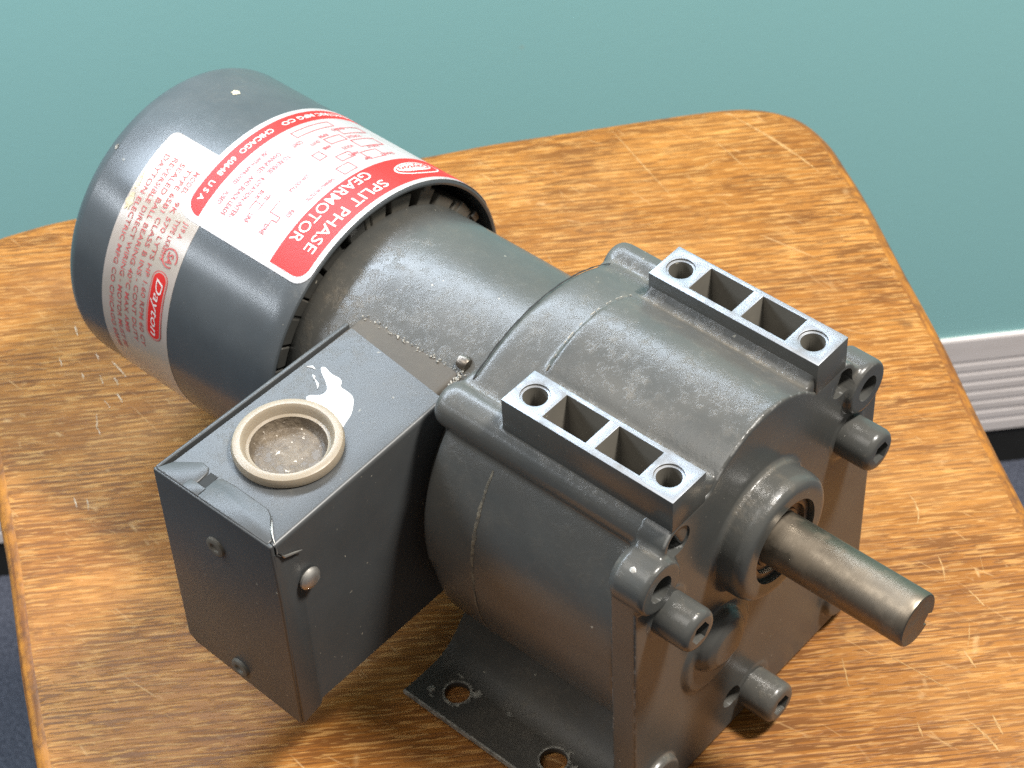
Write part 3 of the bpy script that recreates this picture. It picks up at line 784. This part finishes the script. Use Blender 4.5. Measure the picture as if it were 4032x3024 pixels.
caps.append(bevel(sheet_poly([(-6.62, -12.44), (-3.30, -12.44), (-3.30, -12.20), (-3.62, -11.95), (-4.05, -11.52), (-4.35, -11.36), (-5.2, -11.34), (-5.9, -11.33), (-6.50, -11.38), (-6.62, -11.6)], 4.30, 4.43), 0.05, 2, 50))
caps.append(bevel(sheet_poly([(-8.55, -12.44), (-7.02, -12.44), (-6.98, -11.95), (-7.02, -11.50), (-7.16, -11.32), (-7.5, -11.28), (-8.30, -11.9)], 4.30, 4.42), 0.05, 2, 50))
caps.append(bevel(box(-7.3, -6.5, -12.44, -12.02, 4.30, 4.43), 0.04, 2))
fb = bmesh.new()
fp = [(-12.42, 4.05), (-12.05, 3.62), (-11.60, 3.40), (-11.42, 2.9), (-11.42, -4.78), (-11.55, -5.02), (-12.42, -5.20)]
fa = [fb.verts.new((-3.20, y, z_)) for y, z_ in fp]; fb2 = [fb.verts.new((-3.085, y, z_)) for y, z_ in fp]
for i in range(len(fp)): fb.faces.new((fa[i], fa[(i+1) % len(fp)], fb2[(i+1) % len(fp)], fb2[i]))
fb.faces.new(fa); fb.faces.new(fb2[::-1]); caps.append(bevel(fix(fb), 0.05, 2, 50))
finish('end_cap', join(*caps), M['sheet'], cb, sharp=50)
finish('cap_slot', box(-6.98, -6.64, -12.0, -11.42, 4.30, 4.375), M['black'], cb)
# bare metal showing along the cranked edge
edge_pts = [(-4.02, -11.50, 4.435), (-3.62, -11.93, 4.435), (-3.32, -12.16, 4.46), (-3.10, -12.26, 4.30), (-3.05, -12.30, 4.02), (-3.03, -12.06, 3.66), (-3.03, -11.62, 3.45), (-3.03, -11.30, 3.30)]
def ribbon(pts, r, seg=6):
    b = bmesh.new(); rings_ = []
    P = [Vector(p) for p in pts]
    for i, p in enumerate(P):
        t = (P[min(i+1, len(P)-1)]-P[max(0, i-1)]).normalized(); a_ = t.orthogonal().normalized(); c_ = t.cross(a_)
        q = r*(0.55+0.45*math.sin(1+i*1.3)) if 0 < i < len(P)-1 else r*0.2
        rings_.append([b.verts.new(p+a_*q*math.cos(2*math.pi*k/seg)+c_*q*math.sin(2*math.pi*k/seg)) for k in range(seg)])
    for a_, c_ in zip(rings_, rings_[1:]):
        for k in range(seg): b.faces.new((a_[k], a_[(k+1) % seg], c_[(k+1) % seg], c_[k]))
    return fix(b)
finish('chipped_edge', ribbon(edge_pts, 0.055), M['screw'], cb)
# hole plug / grommet
prg = [(4.00, 0.0), (3.98, 0.9), (4.0, 1.20), (4.12, 1.29), (4.42, 1.32), (4.46, 1.42), (4.68, 1.50), (4.75, 1.54), (4.79, 1.58), (4.80, 1.72), (4.74, 1.84), (4.60, 1.90), (4.42, 1.88), (4.37, 1.80), (4.37, 1.60), (3.3, 1.45), (3.3, 0)]
gm = lathe([(x, r) for x, r in prg], 0, 0, 72)
bmesh.ops.rotate(gm, cent=(0, 0, 0), matrix=Matrix.Rotation(-math.pi/2, 3, 'Y'), verts=gm.verts)
bmesh.ops.translate(gm, vec=(gx, gy, 0), verts=gm.verts)
for f in gm.faces:
    c = f.calc_center_median()
    f.material_index = 1 if (3.9 < c.z < 4.40 and math.hypot(c.x-gx, c.y-gy) < 1.315) else 0
finish('hole_plug', gm, [M['plastic'], M['grit']], cb)
# screw and rivets
s1 = lathe([(-3.05, 0.40), (-3.0, 0.43), (-2.93, 0.42), (-2.84, 0.33), (-2.78, 0.18), (-2.76, 0)], -11.22, 1.80, 32)
finish('cover_screw', s1, M['screw'], cb)
for (x, z_) in ((-5.98, 2.36), (-6.01, -4.30)):
    r1 = lathe([(0, 0.15), (0.0, 0.40), (0.10, 0.38), (0.14, 0.28), (0.12, 0.19), (0.05, 0.15), (0.02, 0.0)], 0, 0, 28)
    bmesh.ops.rotate(r1, cent=(0, 0, 0), matrix=Matrix.Rotation(-math.pi/2, 3, 'Z'), verts=r1.verts)
    bmesh.ops.translate(r1, vec=(x, -12.50, z_), verts=r1.verts)
    finish('rivet', r1, M['dusty'], cb)
# dried smear beside the plug, the glare on it painted in as white
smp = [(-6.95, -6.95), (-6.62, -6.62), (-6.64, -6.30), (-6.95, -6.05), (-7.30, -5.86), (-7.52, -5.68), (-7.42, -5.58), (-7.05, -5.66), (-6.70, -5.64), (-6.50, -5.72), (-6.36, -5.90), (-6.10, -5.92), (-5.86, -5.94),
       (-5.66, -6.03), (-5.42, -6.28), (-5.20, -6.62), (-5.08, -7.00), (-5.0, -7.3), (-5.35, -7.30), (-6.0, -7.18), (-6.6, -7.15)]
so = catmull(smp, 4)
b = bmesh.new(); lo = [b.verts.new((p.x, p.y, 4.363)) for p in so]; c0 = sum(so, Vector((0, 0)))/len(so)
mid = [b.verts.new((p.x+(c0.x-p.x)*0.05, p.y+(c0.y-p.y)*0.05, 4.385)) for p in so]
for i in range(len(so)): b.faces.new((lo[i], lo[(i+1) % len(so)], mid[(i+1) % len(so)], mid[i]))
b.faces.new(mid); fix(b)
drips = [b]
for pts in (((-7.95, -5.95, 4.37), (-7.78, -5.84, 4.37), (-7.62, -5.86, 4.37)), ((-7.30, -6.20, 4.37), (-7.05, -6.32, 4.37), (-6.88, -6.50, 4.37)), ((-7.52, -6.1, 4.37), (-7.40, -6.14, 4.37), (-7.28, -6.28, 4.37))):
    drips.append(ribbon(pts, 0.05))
finish('glare_smear', join(*drips), M['smear_glare'], cb)
# ---- paint lost from the feet, drum and lugs; marks worn into the seat
def blob(cx, cy, r, sx=1.0, sy=1.0, seed=0, n=18):
    q = random.Random(seed); out = []
    for i in range(n):
        t = 2*math.pi*i/n; k = r*(0.62+0.5*q.random())
        out.append(Vector((cx+k*sx*math.cos(t), cy+k*sy*math.sin(t))))
    return catmull([tuple(p) for p in out], 3)
def flat_patch(poly, z0, z1):
    b = bmesh.new(); lo = [b.verts.new((p.x, p.y, z0)) for p in poly]; hi = [b.verts.new((p.x, p.y, z1)) for p in poly]
    for i in range(len(poly)): b.faces.new((lo[i], lo[(i+1) % len(poly)], hi[(i+1) % len(poly)], hi[i]))
    b.faces.new(hi); return fix(b)
def drum_patch(x, ang, r, sx, sy, seed, rd=RD, lift=0.02):
    b = bmesh.new(); vs = []
    for p in blob(0, 0, r, sx, sy, seed):
        t = rad(ang)+p.y/rd; vs.append(b.verts.new((x+p.x, (rd+lift)*math.cos(t), (rd+lift)*math.sin(t))))
    f = b.faces.new(vs); f.normal_update(); c = f.calc_center_median()
    if f.normal.dot(Vector((0, c.y, c.z))) < 0: f.normal_flip()
    return b
def chip_mat(name, a, bcol, rough=0.6):
    n = N(name); c = n.coord()
    k = n.ramp(n.noise(c, 320, 5, 0.75), (0.38, 0.0), (0.64, 1.0))
    n.set(color=n.mix(k, a, bcol), rough=rough); n.bump(k, 0.5, 0.0005); return n.m
M['cream'] = chip_mat('bare_cream_primer', (0.50, 0.42, 0.27), (0.70, 0.62, 0.45))
M['flaked'] = chip_mat('flaked_grey_paint', (0.095, 0.090, 0.077), (0.31, 0.29, 0.245))
finish('paint_chip', drum_patch(-18.95, 75, 0.17, 1.0, 1.2, 3), M['cream'], motor)
finish('paint_chip', drum_patch(-20.70, 118, 0.07, 1.0, 1.8, 5), M['flaked'], motor)
finish('torn_backing', join(drum_patch(-18.93, 124, 0.20, 0.55, 2.2, 8, RD, 0.024), drum_patch(-18.85, 131.5, 0.26, 0.8, 1.5, 9, RD, 0.028)), M['cream'], stk)
ring_bits = []
for (hx, hy, hr) in ((-1.55, -6.42, 0.47), (3.12, -6.42, 0.50)):
    b = bmesh.new(); q = random.Random(int(hx*10)); n_ = 40; ri = []; ro_ = []
    for i in range(n_):
        t = 2*math.pi*i/n_; g_ = 0.07+0.15*q.random()*(0.6+0.4*math.sin(t+2.2))
        ri.append(b.verts.new((hx+(hr+0.01)*math.cos(t), hy+(hr+0.01)*math.sin(t), -8.372))); ro_.append(b.verts.new((hx+(hr+g_)*math.cos(t), hy+(hr+g_)*math.sin(t), -8.366)))
    for i in range(n_): b.faces.new((ri[i], ri[(i+1) % n_], ro_[(i+1) % n_], ro_[i]))
    ring_bits.append(fix(b))
for i, (x, y, r, sx, sy) in enumerate(((-1.9, -5.72, .22, 1, .7), (-0.9, -6.05, .24, .8, 1), (0.6, -5.95, .16, 1, .6), (2.1, -5.65, .26, 1.3, .7), (3.4, -5.70, .18, .8, 1), (3.95, -6.3, .2, 1, 1), (-2.4, -6.9, .16, 1, 1), (-2.2, -7.2, .14, 1, 1))):
    ring_bits.append(flat_patch(blob(x, y, r, sx, sy, 20+i), -8.42, -8.352))
q = random.Random(12)
lip = bmesh.new(); pa = []
for i in range(75):
    x = -3.15+9.25*i/74
    top = -7.575+0.022*q.random(); zt = -8.312+0.006*q.random()
    pa.append([lip.verts.new((x, -7.626, -8.57+0.04*q.random())), lip.verts.new((x, -7.630, -8.33)), lip.verts.new((x, top, zt))])
for a_, c_ in zip(pa, pa[1:]):
    for k in (0, 1): lip.faces.new((a_[k], c_[k], c_[k+1], a_[k+1]))
ring_bits.append(fix(lip))
fp_ = finish('flaked_paint', join(*ring_bits), M['flaked'], motor); fp_['kind'] = 'stuff'
lug = bmesh.new()
bmesh.ops.create_icosphere(lug, subdivisions=2, radius=0.30)
for v in lug.verts: v.co = Vector((v.co.x*0.75*(0.75+0.5*math.sin(v.co.z*17+v.co.x*9)**2), v.co.y*0.30, v.co.z*1.05))
bmesh.ops.rotate(lug, cent=(0, 0, 0), matrix=Matrix.Rotation(rad(-35), 3, 'X'), verts=lug.verts)
bmesh.ops.translate(lug, vec=(6.55, -6.20, 4.58), verts=lug.verts)
finish('bare_spot', lug, M['screw'], motor)

# scratches cut in the varnish
M['scratch'] = chip_mat('raw_scratched_wood', (0.36, 0.175, 0.050), (0.58, 0.35, 0.13), 0.6)
M['scuff'] = chip_mat('pale_scuff', (0.42, 0.27, 0.13), (0.70, 0.60, 0.48), 0.5)
def scratch(p, q_, wd_, bend=0.0, seed=0):
    p = Vector(p); q_ = Vector(q_); d = q_-p; nrm = Vector((-d.y, d.x)).normalized(); rr_ = random.Random(seed)
    n_ = max(4, int(d.length/0.12)); L_ = []; R__ = []
    b = bmesh.new()
    for i in range(n_+1):
        t = i/n_; c = p+d*t+nrm*bend*4*t*(1-t)+nrm*rr_.uniform(-.012, .012); h = wd_*(0.25+rr_.random()*0.75)*math.sin(math.pi*(0.08+0.84*t))
        L_.append(b.verts.new((c.x+nrm.x*h, c.y+nrm.y*h, -ZT+0.006))); R__.append(b.verts.new((c.x-nrm.x*h, c.y-nrm.y*h, -ZT+0.006)))
    for i in range(n_): b.faces.new((L_[i], R__[i], R__[i+1], L_[i+1]))
    fix(b)
    for f in b.faces:
        f.normal_update()
        if f.normal.z < 0: f.normal_flip()
    return b
sc1 = []
for i, (p, q_, wd_, bd) in enumerate((
        ((-18.0, 22.4), (-12.7, 20.4), .035, .0), ((-13.55, 24.72), (-11.1, 24.0), .04, 0), ((-13.9, 26.6), (-8.5, 25.9), .09, .15), ((-12.87, 22.46), (-12.6, 23.8), .03, 0),
        ((5.55, 12.34), (6.8, 11.2), .05, .22), ((8.32, 4.03), (9.28, 3.13), .05, 0), ((9.5, 5.25), (12.3, 5.37), .03, 0), ((8.2, 10.46), (9.2, 9.5), .05, .1), ((10.15, 9.74), (11.05, 9.46), .05, 0),
        ((11.6, 7.2), (12.4, 6.8), .07, 0), ((13.7, 4.6), (15.1, 4.2), .09, .05), ((14.0, 5.4), (14.8, 4.9), .07, 0), ((12.1, 3.4), (12.6, 3.0), .06, 0))):
    sc1.append(scratch(p, q_, wd_, bd, i))
q = random.Random(77)
for i in range(34):
    x = q.uniform(-16, 14); y = q.uniform(-16, 25)
    if abs(y) < 9.5 and -22 < x < 9: continue
    if -14 < y < 0 and -10 < x < 0: continue
    if y > 21-0.75*x-2 or y > 15.5+1.2*(x+23.7)-2 or y < -10-0.66*(x+23.5)+2: continue
    t = rad(q.choice((-20, -25, 140, 100, -50))+q.uniform(-12, 12)); L_ = q.uniform(.25, 1.3)
    sc1.append(scratch((x, y), (x+L_*math.cos(t), y+L_*math.sin(t)), q.uniform(.010, .026), q.uniform(-.08, .08), 100+i))
o = finish('scratches', join(*sc1), M['scratch'], stool, (0, 0, -ZF), smooth=False); o['kind'] = 'stuff'
sc2 = []
for i, (p, q_) in enumerate((((-26.7, -4.02), (-26.24, -4.27)), ((-27.7, -2.26), (-27.1, -2.64)), ((-25.75, -2.82), (-25.24, -3.04)), ((-24.82, -2.71), (-23.6, -2.97)), ((-24.6, -3.6), (-24.05, -3.87)), ((-23.3, -4.48), (-22.8, -4.6)),
        ((-23.2, -3.88), (-22.63, -4.06)), ((-22.42, -5.7), (-21.94, -5.9)), ((-22.96, -5.23), (-22.3, -5.8)), ((-24.0, -3.3), (-23.5, -3.5)), ((-25.3, -4.0), (-24.9, -4.2)), ((-20.2, -8.9), (-19.7, -9.2)), ((-19.8, -8.6), (-19.2, -9.0)))):
    sc2.append(scratch(p, q_, .035, 0.02, 40+i))
o = finish('scuffs', join(*sc2), M['scuff'], stool, (0, 0, -ZF), smooth=False); o['kind'] = 'stuff'

# dusty parting line round the barrel and the chipped crest of the step
def barrel_y(z):
    return -(math.sqrt(max(0, 6.6**2-z*z)) if z > 0 else (6.6 if z > -1 else math.sqrt(6.6**2-(z+1)**2)))
q = random.Random(31); b = bmesh.new(); rows = []
n_ = 90
for i in range(n_+1):
    z_ = 4.0-8.3*i/n_; y_ = barrel_y(z_)-0.012
    t = i/n_; hw = 0.035+0.05*math.sin(math.pi*min(1, t*1.6))*q.random()+0.02*q.random()
    if t > 0.72: hw *= 0.55
    xc = -0.04+0.012*math.sin(i*0.8)
    rows.append([b.verts.new((xc-hw, y_+0.006, z_)), b.verts.new((xc, y_-0.010, z_)), b.verts.new((xc+hw, y_+0.006, z_))])
for a_, c_ in zip(rows, rows[1:]):
    for k in (0, 1): b.faces.new((a_[k], a_[k+1], c_[k+1], c_[k]))
M['grime'] = chip_mat('dried_grime_line', (0.070, 0.064, 0.052), (0.20, 0.172, 0.122), 0.8)
finish('parting_line', fix(b), M['grime'], motor)
bits = []
for i in range(26):
    t = rad(52+76*i/25+q.uniform(-1, 1)); r_ = arch_r+0.005
    if q.random() < 0.42: continue
    L_ = q.uniform(0.8, 2.0)
    pts_ = [(-0.20, r_*math.cos(t+rad(d)), arch_c+r_*math.sin(t+rad(d))) for d in (-L_, 0, L_)]
    bits.append(ribbon(pts_, 0.035))
o = finish('chipped_crest', join(*bits), M['flash'], motor); o['kind'] = 'stuff'

# dark oily joint where the gearbox is clamped to the motor frame
b = bmesh.new(); rows = []; q = random.Random(44)
for i in range(101):
    t = rad(28+112*i/100); h = 0.022+0.022*q.random(); xc = -2.30+0.008*math.sin(i*0.9); r_ = 6.588
    rows.append([b.verts.new((xc-h, (r_)*math.cos(t), (r_)*math.sin(t))), b.verts.new((xc, (r_+0.014)*math.cos(t), (r_+0.014)*math.sin(t))), b.verts.new((xc+h, (r_)*math.cos(t), (r_)*math.sin(t)))])
for a_, c_ in zip(rows, rows[1:]):
    for k in (0, 1): b.faces.new((a_[k], a_[k+1], c_[k+1], c_[k]))
finish('joint_line', fix(b), M['black'], motor)
